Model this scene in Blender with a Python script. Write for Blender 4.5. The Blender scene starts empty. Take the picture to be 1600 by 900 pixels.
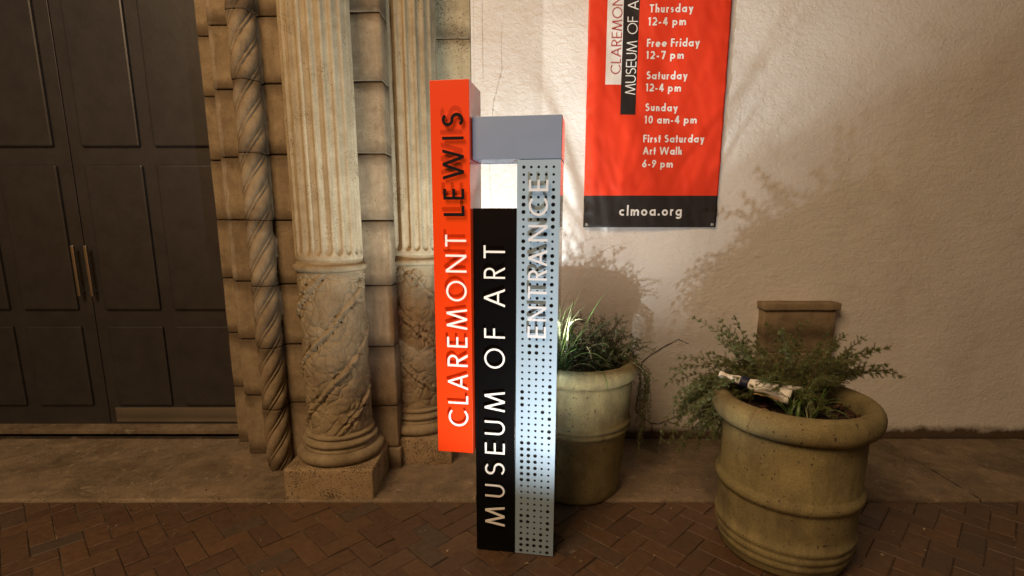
import bpy, bmesh, math, random
import numpy as np
from mathutils import Vector, Matrix, noise as mnoise
PI = math.pi
R = math.radians
random.seed(11)
rng = np.random.default_rng(5)
sc = bpy.context.scene
COL = sc.collection

# ------------------------------------------------------------------ camera
cam_d = bpy.data.cameras.new("camera")
cam = bpy.data.objects.new("camera", cam_d); COL.objects.link(cam)
cam.location = (0, 0, 1.55)
cam.rotation_euler = (R(90 - 10.5), 0, 0)
cam_d.sensor_width = 36.0
cam_d.lens = 18.0
cam_d.shift_y = 38.0 / 1600.0
cam_d.clip_start = 0.05
cam_d.clip_end = 500
sc.camera = cam

# ------------------------------------------------------------------ world: the last of dusk
w = bpy.data.worlds.new("World"); sc.world = w; w.use_nodes = True
nt = w.node_tree; nt.nodes.clear()
sky = nt.nodes.new("ShaderNodeTexSky"); sky.sky_type = 'NISHITA'; sky.sun_disc = False
sky.sun_elevation = R(1.0); sky.sun_rotation = R(200)
bg = nt.nodes.new("ShaderNodeBackground"); bg.inputs['Strength'].default_value = 0.05
wo = nt.nodes.new("ShaderNodeOutputWorld")
nt.links.new(sky.outputs[0], bg.inputs[0]); nt.links.new(bg.outputs[0], wo.inputs[0])

# ------------------------------------------------------------------ lamps of the courtyard at night, and an unseen overhead fill
def lamp(name, kind, loc, power, col, aim=None, **kw):
    d = bpy.data.lights.new(name, kind); d.energy = power; d.color = col
    for k, v in kw.items(): setattr(d, k, v)
    o = bpy.data.objects.new(name, d); COL.objects.link(o); o.location = loc
    if aim is not None:
        o.rotation_euler = (Vector(aim) - Vector(loc)).to_track_quat('-Z', 'Y').to_euler()
    return o
FRONT_LAMP = (0.27, 0.95, 0.02)
BACK_LAMP = (0.0, 2.43, 0.62)
lamp("front_uplight_glow", 'SPOT', FRONT_LAMP, 158, (1.0, 0.98, 0.95), aim=(0.02, 2.05, 1.24), shadow_soft_size=0.014,
     spot_size=R(98), spot_blend=0.9)
lamp("rear_uplight_glow", 'SPOT', BACK_LAMP, 195, (0.90, 0.98, 1.0), aim=(0.05, 2.66, 2.1), shadow_soft_size=0.009,
     spot_size=R(130), spot_blend=0.9)
lamp("overhead_fill_glow", 'AREA', (-2.2, -1.2, 5.2), 275, (1.0, 0.66, 0.37), aim=(-0.3, 2.6, 0.2), shape='DISK', size=3.0)  # unseen broad warm light overhead, added as soft ambient fill

vs = sc.view_settings
vs.view_transform = 'Standard'; vs.look = 'None'; vs.exposure = 0.0; vs.gamma = 1.0; vs.use_curve_mapping = False

# ------------------------------------------------------------------ helpers
def tag(o, label=None, cat=None, group=None, kind=None):
    if label: o['label'] = label
    if cat: o['category'] = cat
    if group: o['group'] = group
    if kind: o['kind'] = kind
    return o
def empty(name, loc=(0, 0, 0), rot=(0, 0, 0), **k):
    o = bpy.data.objects.new(name, None); COL.objects.link(o)
    o.location = loc; o.rotation_euler = rot; o.empty_display_size = 0.1
    return tag(o, **k)
def link(name, me, m=None, parent=None):
    o = bpy.data.objects.new(name, me); COL.objects.link(o)
    if m is not None and not me.materials:
        for x in (m if isinstance(m, (list, tuple)) else [m]): me.materials.append(x)
    if parent is not None: o.parent = parent
    return o
def mesh(name, vs_, fs, smooth=False, mats=None):
    me = bpy.data.meshes.new(name); me.from_pydata([tuple(v) for v in vs_], [], [tuple(f) for f in fs])
    me.validate(); me.update()
    if smooth: me.polygons.foreach_set('use_smooth', [True] * len(me.polygons))
    if mats is not None: me.polygons.foreach_set('material_index', mats)
    return me
def bm_mesh(name, bm, smooth=False):
    me = bpy.data.meshes.new(name); bm.normal_update(); bm.to_mesh(me); bm.free()
    if smooth: me.polygons.foreach_set('use_smooth', [True] * len(me.polygons))
    return me
def box_bm(x0, x1, y0, y1, z0, z1, bev=0.0, seg=2, bm=None):
    b = bmesh.new()
    r = bmesh.ops.create_cube(b, size=1.0)
    for v in r['verts']:
        v.co.x = x0 + (v.co.x + .5) * (x1 - x0); v.co.y = y0 + (v.co.y + .5) * (y1 - y0); v.co.z = z0 + (v.co.z + .5) * (z1 - z0)
    if bev: bmesh.ops.bevel(b, geom=b.edges[:], offset=bev, segments=seg, profile=.6, affect='EDGES')
    if bm is None: return b
    me = bpy.data.meshes.new('t'); b.to_mesh(me); b.free(); bm.from_mesh(me); bpy.data.meshes.remove(me)
    return bm
def box(name, x0, x1, y0, y1, z0, z1, m, parent=None, bev=0.003, seg=2):
    return link(name, bm_mesh(name, box_bm(x0, x1, y0, y1, z0, z1, bev, seg)), m, parent)
def lathe(name, prof, n=64, rad=None, cx=0, cy=0, smooth=True):
    """prof: list of (r,z); rad(theta,r,z)->r modifier"""
    V = []; F = []
    for (r, z) in prof:
        for i in range(n):
            t = 2 * PI * i / n
            rr = r if rad is None else rad(t, r, z)
            V.append((cx + rr * math.cos(t), cy + rr * math.sin(t), z))
    for j in range(len(prof) - 1):
        for i in range(n):
            a = j * n + i; b = j * n + (i + 1) % n
            F.append((a, b, b + n, a + n))
    return mesh(name, V, F, smooth)
def grid_surf(name, fn, us, ws, smooth=True, wrap=False):
    V = [fn(u, v) for v in ws for u in us]; n = len(us); F = []
    for j in range(len(ws) - 1):
        for i in range(n if wrap else n - 1):
            a = j * n + i; b = j * n + (i + 1) % n
            F.append((a, b, b + n, a + n))
    return mesh(name, V, F, smooth)

# ------------------------------------------------------------------ materials
def nmat(name):
    m = bpy.data.materials.new(name); m.use_nodes = True
    t = m.node_tree; b = t.nodes['Principled BSDF']
    return m, t, b
def N(t, typ, **k):
    n = t.nodes.new(typ)
    for a, v in k.items():
        if a in n.inputs: n.inputs[a].default_value = v
        else: setattr(n, a, v)
    return n
def pos(t, scale=(1, 1, 1), obj=False):
    mp = t.nodes.new('ShaderNodeMapping'); mp.inputs['Scale'].default_value = scale
    if obj:
        tc = t.nodes.new('ShaderNodeTexCoord'); t.links.new(tc.outputs['Object'], mp.inputs[0])
    else:
        g = t.nodes.new('ShaderNodeNewGeometry'); t.links.new(g.outputs['Position'], mp.inputs[0])
    return mp.outputs[0]
def noise(t, p, scale, detail=6, rough=.6, dist=0):
    n = t.nodes.new('ShaderNodeTexNoise'); n.inputs['Scale'].default_value = scale
    n.inputs['Detail'].default_value = detail; n.inputs['Roughness'].default_value = rough
    n.inputs['Distortion'].default_value = dist
    t.links.new(p, n.inputs['Vector']); return n.outputs[0]
def ramp(t, f, stops):
    r = t.nodes.new('ShaderNodeValToRGB'); t.links.new(f, r.inputs[0])
    el = r.color_ramp.elements
    while len(el) < len(stops): el.new(.5)
    for e, (p, c) in zip(el, stops):
        e.position = p; e.color = c if len(c) == 4 else (*c, 1)
    return r.outputs[0]
def mixc(t, a, b, f, mode='MIX'):
    n = t.nodes.new('ShaderNodeMix'); n.data_type = 'RGBA'; n.blend_type = mode
    for s, v in ((0, f), (6, a), (7, b)):
        if hasattr(v, 'is_linked') or isinstance(v, bpy.types.NodeSocket): t.links.new(v, n.inputs[s])
        else: n.inputs[s].default_value = v if not isinstance(v, tuple) else (*v[:3], 1)
    return n.outputs[2]
def bump(t, b, h, strength, dist=.01, prev=None):
    n = t.nodes.new('ShaderNodeBump'); n.inputs['Strength'].default_value = strength; n.inputs['Distance'].default_value = dist
    t.links.new(h, n.inputs['Height'])
    if prev is not None: t.links.new(prev, n.inputs['Normal'])
    t.links.new(n.outputs[0], b.inputs['Normal']); return n.outputs[0]
g3 = lambda v: (v, v, v)
def stone(name, c1, c2, stain, big=3.0, pit=0.3, bmp=.35, rough=.85, pitscale=150, stain_amt=.55):
    m, t, b = nmat(name); p = pos(t)
    base = mixc(t, c1, c2, ramp(t, noise(t, p, big * 3, 8, .65), [(.32, g3(0)), (.68, g3(1))]))
    st = ramp(t, noise(t, p, big, 7, .7, .6), [(.45, g3(0)), (.75, g3(stain_amt))])
    base = mixc(t, base, stain, st)
    streak = noise(t, pos(t, (1, 1, .16)), big * 5, 5, .65)
    base = mixc(t, base, stain, ramp(t, streak, [(.5, g3(0)), (.74, g3(.45))]))
    if name.startswith('quoin') or name.startswith('pitted_wall'):
        # grime gathered along the bed joints of the courses
        sz = t.nodes.new('ShaderNodeSeparateXYZ'); t.links.new(p, sz.inputs[0])
        a1 = t.nodes.new('ShaderNodeMath'); a1.operation = 'MULTIPLY_ADD'; t.links.new(noise(t, p, 14, 5, .7), a1.inputs[0]); a1.inputs[1].default_value = .09; t.links.new(sz.outputs[2], a1.inputs[2])
        a2 = t.nodes.new('ShaderNodeMath'); a2.operation = 'SUBTRACT'; t.links.new(a1.outputs[0], a2.inputs[0]); a2.inputs[1].default_value = .415 + .045
        a3 = t.nodes.new('ShaderNodeMath'); a3.operation = 'PINGPONG'; t.links.new(a2.outputs[0], a3.inputs[0]); a3.inputs[1].default_value = .186
        base = mixc(t, base, tuple(x * .8 for x in stain), ramp(t, a3.outputs[0], [(0, g3(.85)), (.035, g3(.5)), (.075, g3(0))]))
    fine = noise(t, p, 190, 3, .7)
    base = mixc(t, base, ramp(t, fine, [(.3, g3(.72)), (.7, g3(1.12))]), .7, 'MULTIPLY')
    pn = noise(t, p, pitscale, 2, .5)
    pc = noise(t, p, big * 1.7, 3, .5)
    add = t.nodes.new('ShaderNodeMath'); add.operation = 'MULTIPLY_ADD'; t.links.new(pc, add.inputs[0]); add.inputs[1].default_value = .45
    t.links.new(pn, add.inputs[2])
    pits = ramp(t, add.outputs[0], [(1.165 - pit, g3(0)), (1.20 - pit, g3(.85))])
    base = mixc(t, base, (stain[0] * .35, stain[1] * .35, stain[2] * .35), pits)
    t.links.new(base, b.inputs['Base Color']); b.inputs['Roughness'].default_value = rough
    b.inputs['Specular IOR Level'].default_value = .25
    n1 = bump(t, b, noise(t, p, 26, 8, .7), bmp, .012)
    inv = t.nodes.new('ShaderNodeMath'); inv.operation = 'SUBTRACT'; inv.inputs[0].default_value = 1; t.links.new(pits, inv.inputs[1])
    bump(t, b, inv.outputs[0], .5, .004, n1)
    return m
def simple(name, col, rough=.5, metal=0, bmp=0, bs=40, spec=.5, var=0):
    m, t, b = nmat(name); b.inputs['Base Color'].default_value = (*col, 1)
    b.inputs['Roughness'].default_value = rough; b.inputs['Metallic'].default_value = metal
    b.inputs['Specular IOR Level'].default_value = spec
    p = pos(t)
    if var:
        c = mixc(t, tuple(x * (1 - var) for x in col), tuple(min(1, x * (1 + var)) for x in col), noise(t, p, bs * .3, 6, .6))
        t.links.new(c, b.inputs['Base Color'])
    if bmp: bump(t, b, noise(t, p, bs, 5, .6), bmp, .003)
    return m

M = {}
M['stone'] = stone('carved_limestone', (.34, .272, .165), (.255, .195, .11), (.11, .075, .038), 3.2, .22, .35)
M['flute'] = stone('fluted_limestone', (.43, .36, .235), (.33, .26, .155), (.18, .12, .06), 4, .27, .25, pitscale=170, stain_amt=.5)
M['quoin'] = stone('quoin_limestone', (.345, .268, .165), (.265, .198, .118), (.11, .075, .042), 5, .22, .3, stain_amt=.65)
M['ashlar'] = stone('pitted_wall_stone', (.50, .44, .29), (.40, .34, .21), (.22, .17, .10), 3, .30, .35, pitscale=130)
M['plinth'] = stone('pitted_plinth_stone', (.42, .31, .18), (.33, .235, .13), (.12, .08, .045), 4, .37, .35, pitscale=140, stain_amt=.4)
M['slab'] = stone('travertine_paving', (.30, .225, .145), (.20, .15, .095), (.07, .05, .032), 2.2, .30, .4, rough=.7, stain_amt=.8)
_t = M['slab'].node_tree; _b = _t.nodes['Principled BSDF']; _src = _b.inputs['Base Color'].links[0].from_socket
_p = pos(_t); _c = mixc(_t, _src, (.50, .41, .28), ramp(_t, noise(_t, _p, 11, 8, .78, 1.2), [(.56, g3(0)), (.70, g3(.6))])); _t.links.new(_c, _b.inputs['Base Color'])
M['joint'] = simple('dark_joint_mortar', (.07, .05, .03), .95, bmp=.3, var=.4)
M['concrete'] = None

def plaster():
    m, t, b = nmat('cream_stucco'); p = pos(t)
    base = mixc(t, (.68, .655, .615), (.76, .735, .69), ramp(t, noise(t, p, 2.2, 6, .6), [(.3, g3(0)), (.7, g3(1))]))
    base = mixc(t, base, (.46, .37, .28), ramp(t, noise(t, p, 1.3, 8, .72, .8), [(.52, g3(0)), (.8, g3(.5))]))
    # damp dirt close to the foot of the wall
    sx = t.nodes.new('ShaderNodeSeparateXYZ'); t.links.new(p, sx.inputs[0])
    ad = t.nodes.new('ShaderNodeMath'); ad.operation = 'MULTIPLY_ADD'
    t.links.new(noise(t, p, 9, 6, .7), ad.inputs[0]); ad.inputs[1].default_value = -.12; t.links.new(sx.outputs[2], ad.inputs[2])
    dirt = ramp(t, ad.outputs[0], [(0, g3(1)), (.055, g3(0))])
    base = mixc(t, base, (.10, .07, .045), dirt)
    spk = ramp(t, noise(t, p, 75, 2, .5), [(.70, g3(0)), (.74, g3(.6))])
    base = mixc(t, base, (.3, .24, .18), spk)
    t.links.new(base, b.inputs['Base Color']); b.inputs['Roughness'].default_value = .9
    b.inputs['Specular IOR Level'].default_value = .2
    ms = pos(t, (1, 1, 1.5))
    n1 = bump(t, b, ramp(t, noise(t, ms, 24, 7, .62, .9), [(.35, g3(0)), (.7, g3(1))]), .33, .010)
    bump(t, b, noise(t, p, 120, 4, .6), .22, .004, n1)
    return m
M['plaster'] = plaster()

def brick_mat(name, island):
    m, t, b = nmat(name); p = pos(t)
    if island:
        g = t.nodes.new('ShaderNodeNewGeometry'); rnd = g.outputs['Random Per Island']
    else:
        g = t.nodes.new('ShaderNodeObjectInfo'); rnd = g.outputs['Random']
    c = ramp(t, rnd, [(0, (.085, .045, .025)), (.3, (.098, .056, .029)), (.6, (.118, .064, .031)), (.85, (.098, .058, .034)), (1, (.075, .052, .036))])
    c = mixc(t, c, ramp(t, noise(t, p, 30, 6, .7), [(.3, g3(.6)), (.7, g3(1.25))]), .8, 'MULTIPLY')
    c = mixc(t, c, (.30, .25, .19), ramp(t, noise(t, p, 5, 7, .75, 1.), [(.66, g3(0)), (.74, g3(.55))]))
    t.links.new(c, b.inputs['Base Color'])
    rr = t.nodes.new('ShaderNodeMapRange'); t.links.new(noise(t, p, 9, 4), rr.inputs[0]); rr.inputs[3].default_value = .38; rr.inputs[4].default_value = .75
    t.links.new(rr.outputs[0], b.inputs['Roughness'])
    bump(t, b, noise(t, p, 60, 6, .7), .35, .004)
    return m
M['brick'] = brick_mat('worn_red_brick', False); M['brick_i'] = brick_mat('worn_red_brick_field', True)
def mortar():
    m, t, b = nmat('paving_mortar'); p = pos(t)
    c = ramp(t, noise(t, p, 6, 6, .7), [(.35, (.03, .02, .014)), (.55, (.06, .042, .028)), (.68, (.26, .20, .14))])
    t.links.new(c, b.inputs['Base Color']); b.inputs['Roughness'].default_value = .95
    bump(t, b, noise(t, p, 150, 4), .5, .004); return m
M['mortar'] = mortar()
def pot_mat():
    m, t, b = nmat('cast_concrete'); p = pos(t)
    c = mixc(t, (.34, .285, .13), (.20, .165, .08), ramp(t, noise(t, p, 7, 7, .65), [(.3, g3(0)), (.7, g3(1))]))
    c = mixc(t, c, ramp(t, noise(t, p, 150, 4, .8), [(.3, g3(.6)), (.7, g3(1.25))]), .8, 'MULTIPLY')
    c = mixc(t, c, (.12, .09, .05), ramp(t, noise(t, pos(t, (1, 1, .35)), 5, 7, .75), [(.48, g3(0)), (.68, g3(.75))]))
    c = mixc(t, c, (.06, .045, .03), ramp(t, noise(t, p, 55, 1, .5), [(.71, g3(0)), (.735, g3(.9))]))
    c = mixc(t, c, (.50, .45, .33), ramp(t, noise(t, p, 8, 8, .8, 1.5), [(.62, g3(0)), (.70, g3(.5))]))
    t.links.new(c, b.inputs['Base Color']); b.inputs['Roughness'].default_value = .85; b.inputs['Specular IOR Level'].default_value = .25
    n1 = bump(t, b, noise(t, p, 170, 4, .7), .7, .004); bump(t, b, noise(t, p, 18, 4), .25, .006, n1)
    return m
M['concrete'] = pot_mat()

def leaf_mat(name, c1, c2, c3):
    m, t, b = nmat(name)
    g = t.nodes.new('ShaderNodeNewGeometry')
    c = ramp(t, g.outputs['Random Per Island'], [(0, c1), (.55, c2), (1, c3)])
    o = t.nodes.new('ShaderNodeObjectInfo')
    c = mixc(t, c, ramp(t, o.outputs['Random'], [(0, g3(.75)), (1, g3(1.2))]), .8, 'MULTIPLY')
    t.links.new(c, b.inputs['Base Color']); b.inputs['Roughness'].default_value = .42
    tr = t.nodes.new('ShaderNodeBsdfTranslucent'); t.links.new(c, tr.inputs[0])
    mx = t.nodes.new('ShaderNodeMixShader'); mx.inputs[0].default_value = .28
    out = t.nodes['Material Output']
    t.links.new(b.outputs[0], mx.inputs[1]); t.links.new(tr.outputs[0], mx.inputs[2]); t.links.new(mx.outputs[0], out.inputs[0])
    return m
M['blade'] = leaf_mat('strap_leaf_green', (.07, .15, .03), (.12, .21, .05), (.24, .30, .11))
M['blade_pale'] = leaf_mat('strap_leaf_pale', (.30, .34, .15), (.42, .42, .22), (.50, .46, .30))
M['blade_dry'] = leaf_mat('dry_leaf', (.30, .19, .08), (.38, .25, .12), (.42, .30, .17))
M['bush'] = leaf_mat('small_bush_leaf', (.05, .08, .025), (.08, .11, .035), (.13, .16, .06))
M['fern'] = leaf_mat('feathery_fern_green', (.12, .16, .05), (.17, .21, .075), (.28, .32, .14))
M['stem'] = simple('thin_woody_stem', (.16, .11, .055), .8)
M['soil'] = simple('potting_soil', (.035, .022, .014), .95, bmp=.8, bs=60, var=.5)
M['chips'] = leaf_mat('leaf_litter', (.07, .035, .02), (.13, .06, .035), (.24, .13, .07))

M['chips_pale'] = leaf_mat('pale_grit', (.10, .06, .03), (.26, .19, .11), (.50, .42, .30))
M['red'] = simple('orange_red_painted_steel', (.72, .045, .003), .42, bmp=.0, bs=8, spec=.2)
_rb = M['red'].node_tree.nodes['Principled BSDF']; _rb.inputs['Coat Weight'].default_value = .6; _rb.inputs['Coat Roughness'].default_value = .06
M['black'] = simple('black_painted_steel', (.003, .003, .0035), .25, bmp=.0, bs=8, spec=.12)
M['white'] = simple('white_letter_enamel', (.85, .85, .84), .4)
M['greywhite'] = simple('pale_grey_letter_enamel', (.60, .63, .68), .4)
M['blackletter'] = simple('black_letter_enamel', (.004, .003, .004), .6, spec=.15)
def silver(name, col, rough, metal):
    m, t, b = nmat(name); p = pos(t, (1, 1, .25), True)
    b.inputs['Metallic'].default_value = metal
    c = mixc(t, col, tuple(x * .86 for x in col), noise(t, p, 4, 4, .5))
    t.links.new(c, b.inputs['Base Color'])
    rr = t.nodes.new('ShaderNodeMapRange'); t.links.new(noise(t, pos(t, (1, 1, 1), True), 14, 6), rr.inputs[0])
    rr.inputs[3].default_value = rough * .8; rr.inputs[4].default_value = rough * 1.25
    t.links.new(rr.outputs[0], b.inputs['Roughness']); return m
M['silver'] = silver('satin_silver_steel', (.30, .42, .53), .55, .15)
M['cap'] = silver('grey_silver_steel', (.22, .30, .46), .4, .25)
M['mirror'] = silver('polished_steel_side', (.62, .62, .63), .09, 1.0)
M['inner'] = simple('dark_inside_of_box', (.02, .018, .016), .8)
M['steel'] = simple('zinc_grommet', (.6, .6, .58), .3, 1.0)
M['fixture'] = simple('dark_lamp_housing', (.02, .02, .02), .5)
M['glass'] = simple('lamp_lens', (.5, .5, .5), .2)
M['wood'] = simple('dark_blue_grey_door', (.035, .032, .031), .38, bmp=.3, bs=26, var=.45)
M['crack'] = simple('crack_shadow_line', (.06, .04, .025), 1.0)
M['hair'] = simple('hairline_crack', (.40, .31, .22), 1.0)
def vinyl(name, col):
    m = simple(name, col, .42, spec=.5, bmp=.05, bs=120); return m
M['v_red'] = vinyl('banner_red_vinyl', (.72, .045, .014)); M['v_black'] = vinyl('banner_black_vinyl', (.022, .018, .017))
M['v_white'] = vinyl('banner_white_vinyl', (.80, .80, .78)); M['v_maroon'] = vinyl('banner_crimson_print', (.42, .02, .03))
M['cloth_white'] = simple('white_wrapping', (.86, .84, .79), .75, bmp=.4, bs=60, var=.12)
M['navy'] = simple('navy_band', (.012, .015, .05), .55)
M['twig'] = simple('tan_twig', (.50, .30, .13), .7, var=.3, bs=60)

# ------------------------------------------------------------------ letterforms (strokes; cap height = 1)
def bar(x0, y0, x1, y1): return ([(x0, y0), (x0, y1)], [(x1, y0), (x1, y1)])
def dia(xb, xt, w, y0=0., y1=1.): return ([(xb, y0), (xt, y1)], [(xb + w, y0), (xt + w, y1)])
def arc(cx, cy, rx, ry, a0, a1, t, n=None):
    n = n or max(6, int(abs(a1 - a0) / 8)); A = []; B = []
    for i in range(n + 1):
        a = R(a0 + (a1 - a0) * i / n); c, s = math.cos(a), math.sin(a)
        A.append((cx + (rx) * c, cy + (ry) * s)); B.append((cx + (rx - t) * c, cy + (ry - t) * s))
    return (A, B)
def S_(h, w, t, m=.53):
    ru = (h - t - m * h + t / 2) / 2; yu = h - t / 2 - ru; rl = (m * h - t / 2) / 2; yl = t / 2 + rl
    rx = w / 2
    return [arc(rx, yu, rx * .92, ru + t / 2, 32, 270, t), arc(rx, yl, rx, rl + t / 2, 90, -148, t)]
def glyph(ch, t):
    k = t
    G = {
     'C': (.86, lambda: [arc(.5, .5, .5, .5, 45, 315, k)]),
     'L': (.42, lambda: [bar(0, 0, k, 1), bar(k, 0, .42, k)]),
     'A': (.82, lambda: [dia(0, .41 - k * .55, k * 1.1), dia(.82 - k * 1.1, .41 - k * .55, k * 1.1), bar(.2, .28, .62, .28 + k)]),
     'R': (.58, lambda: [bar(0, 0, k, 1), arc(.27, .73, .27, .27, 90, -90, k), bar(k, 1 - k, .27, 1), bar(k, .46, .27, .46 + k), dia(.58 - k * 1.25, .2, k * 1.25, 0, .46)]),
     'E': (.5, lambda: [bar(0, 0, k, 1), bar(k, 0, .5, k), bar(k, 1 - k, .5, 1), bar(k, .5 - k / 2, .5, .5 + k / 2)]),
     'F': (.46, lambda: [bar(0, 0, k, 1), bar(k, 1 - k, .46, 1), bar(k, .52 - k / 2, .46, .52 + k / 2)]),
     'M': (1.0, lambda: [dia(0, .15, k * 1.03), dia(1 - k * 1.03, .85 - k * 1.03, k * 1.03), dia(.5 - k * .55, .15, k * 1.1), dia(.5 - k * .55, .85 - k * 1.1, k * 1.1)]),
     'O': (1.0, lambda: [arc(.5, .5, .5, .5, 0, 360, k, 44)]),
     'N': (.8, lambda: [bar(0, 0, k, 1), bar(.8 - k, 0, .8, 1), dia(.8 - k * 1.2, 0, k * 1.2)]),
     'T': (.56, lambda: [bar(.28 - k / 2, 0, .28 + k / 2, 1 - k), bar(0, 1 - k, .56, 1)]),
     'I': (k, lambda: [bar(0, 0, k, 1)]),
     'U': (.68, lambda: [bar(0, .34, k, 1), bar(.68 - k, .34, .68, 1), arc(.34, .34, .34, .34, 180, 360, k)]),
     'W': (1.28, lambda: [dia(.32 - k * .5, 0, k), dia(.32 - k * .5, .64 - k * .5, k), dia(.96 - k * .5, .64 - k * .5, k), dia(.96 - k * .5, 1.28 - k, k)]),
     'S': (.56, lambda: S_(1., .56, k)),
     'a': (.64, lambda: [arc(.32, .32, .32, .32, 0, 360, k, 30), bar(.64 - k, 0, .64, .64)]),
     'd': (.64, lambda: [arc(.32, .32, .32, .32, 0, 360, k, 30), bar(.64 - k, 0, .64, 1.06)]),
     'g': (.64, lambda: [arc(.32, .32, .32, .32, 0, 360, k, 30), bar(.64 - k, -.04, .64, .64), arc(.32, -.04, .32, .28, 0, -150, k)]),
     'p': (.64, lambda: [arc(.32, .32, .32, .32, 0, 360, k, 30), bar(0, -.3, k, .64)]),
     'o': (.64, lambda: [arc(.32, .32, .32, .32, 0, 360, k, 30)]),
     'e': (.64, lambda: [arc(.32, .32, .32, .32, 0, 318, k, 30), bar(.06, .32 - k * .4, .62, .32 + k * .4)]),
     'c': (.56, lambda: [arc(.32, .32, .32, .32, 48, 312, k, 26)]),
     'l': (k, lambda: [bar(0, 0, k, 1.06)]),
     'i': (k, lambda: [bar(0, 0, k, .64), arc(k / 2, .86, k * .62, k * .62, 0, 360, k * .6, 12)]),
     'h': (.5, lambda: [bar(0, 0, k, 1.06), arc(.25, .39, .25, .25, 180, 0, k), bar(.5 - k, 0, .5, .39)]),
     'n': (.5, lambda: [bar(0, 0, k, .64), arc(.25, .39, .25, .25, 180, 0, k), bar(.5 - k, 0, .5, .39)]),
     'm': (.84, lambda: [bar(0, 0, k, .64), arc(.23, .41, .23, .23, 180, 0, k), bar(.46 - k, 0, .46, .41), arc(.61, .41, .23, .23, 180, 0, k), bar(.84 - k, 0, .84, .41)]),
     'r': (.34, lambda: [bar(0, 0, k, .64), arc(.25, .39, .25, .25, 180, 68, k)]),
     's': (.4, lambda: S_(.64, .4, k * .92)),
     't': (.34, lambda: [bar(.17 - k / 2, 0, .17 + k / 2, .95), bar(0, .64 - k * .9, .34, .64)]),
     'u': (.5, lambda: [bar(0, .25, k, .64), bar(.5 - k, 0, .5, .64), arc(.25, .25, .25, .25, 180, 360, k)]),
     'y': (.6, lambda: [dia(.14, .6 - k * 1.1, k * 1.1, -.3, .64), dia(.3 - k * .5, 0, k * 1.1, .08, .64)]),
     'k': (.54, lambda: [bar(0, 0, k, 1.06), dia(k * .7, .54 - k * 1.35, k * 1.3, .24, .64), dia(.54 - k * 1.3, .2, k * 1.3, 0, .40)]),
     '0': (.6, lambda: [arc(.3, .5, .3, .5, 0, 360, k, 34)]),
     '1': (.3, lambda: [bar(.3 - k, 0, .3, 1), ([(.3 - k, 1.), (.0, .87)], [(.3 - k, .8), (.0, .73)])]),
     '2': (.56, lambda: [arc(.28, .72, .28, .28, 165, -30, k), dia(0, .42, k * 1.4, k * .9, .6), bar(0, 0, .56, k)]),
     '4': (.64, lambda: [bar(.52 - k, 0, .52, 1), bar(0, .2, .64, .2 + k), dia(0, .52 - k * 1.15, k * 1.15, .2 + k * .8, 1)]),
     '6': (.6, lambda: [arc(.3, .31, .3, .31, 0, 360, k, 30), dia(.02, .36, k * 1.2, .38, 1)]),
     '9': (.6, lambda: [arc(.3, .69, .3, .31, 0, 360, k, 30), dia(.24 - k * 1.2, .58 - k * 1.2, k * 1.2, 0, .62)]),
     '7': (.56, lambda: [bar(0, 1 - k, .56, 1), dia(.1, .56 - k * 1.2, k * 1.25, 0, 1 - k)]),
     '-': (.3, lambda: [bar(0, .33 - k / 2, .3, .33 + k / 2)]),
     '.': (k * 1.2, lambda: [arc(k * .6, k * .6, k * .65, k * .65, 0, 360, k * .63, 12)]),
    }
    w_, f = G[ch]; return w_, f()
def prims_geom(prims, fn, depth, V, F):
    """fn(x, y, h) -> point; h = height above the face. depth 0 -> flat print"""
    for j, (A, B) in enumerate(prims):
        off = j * .00012; n = len(A); b0 = len(V)
        for (a, b) in zip(A, B):
            V.append(fn(a[0], a[1], depth + off)); V.append(fn(b[0], b[1], depth + off))
        for i in range(n - 1):
            q = b0 + 2 * i; F.append((q, q + 1, q + 3, q + 2))
        if depth > 0:
            b1 = len(V)
            for (a, b) in zip(A, B):
                V.append(fn(a[0], a[1], off)); V.append(fn(b[0], b[1], off))
            for i in range(n - 1):
                q = 2 * i
                F.append((b0 + q, b0 + q + 2, b1 + q + 2, b1 + q)); F.append((b0 + q + 1, b1 + q + 1, b1 + q + 3, b0 + q + 3))
                F.append((b1 + q, b1 + q + 2, b1 + q + 3, b1 + q + 1))
            closed = abs(A[0][0] - A[-1][0]) < 1e-6 and abs(A[0][1] - A[-1][1]) < 1e-6
            if not closed:
                F.append((b0, b1, b1 + 1, b0 + 1)); e = 2 * (n - 1); F.append((b0 + e, b0 + e + 1, b1 + e + 1, b1 + e))
def layout(text, t, gap=.16, space=.42):
    """returns [(ch, x0, w, prims)] and total width, unit cap height"""
    x = 0; out = []
    for ch in text:
        if ch == ' ': x += space; continue
        w_, p = glyph(ch, t); out.append((ch, x, w_, p)); x += w_ + gap
    return out, x - gap

# ================================================================== SETTING
ground = link('ground', grid_surf('ground', lambda u, v: (u, v, -.03), [-60, -6, 6, 60], [-60, -1, 2.9, 60]), M['mortar']); tag(ground, kind='structure')
bed = link('brick_pavement', grid_surf('brick_pavement', lambda u, v: (u, v, -.006 + .002 * mnoise.noise((u * 9, v * 9, 0))),
      list(np.linspace(-3.6, 3.6, 180)), list(np.linspace(0.0, 2.6, 65))), M['mortar']); tag(bed, kind='structure')

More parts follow.
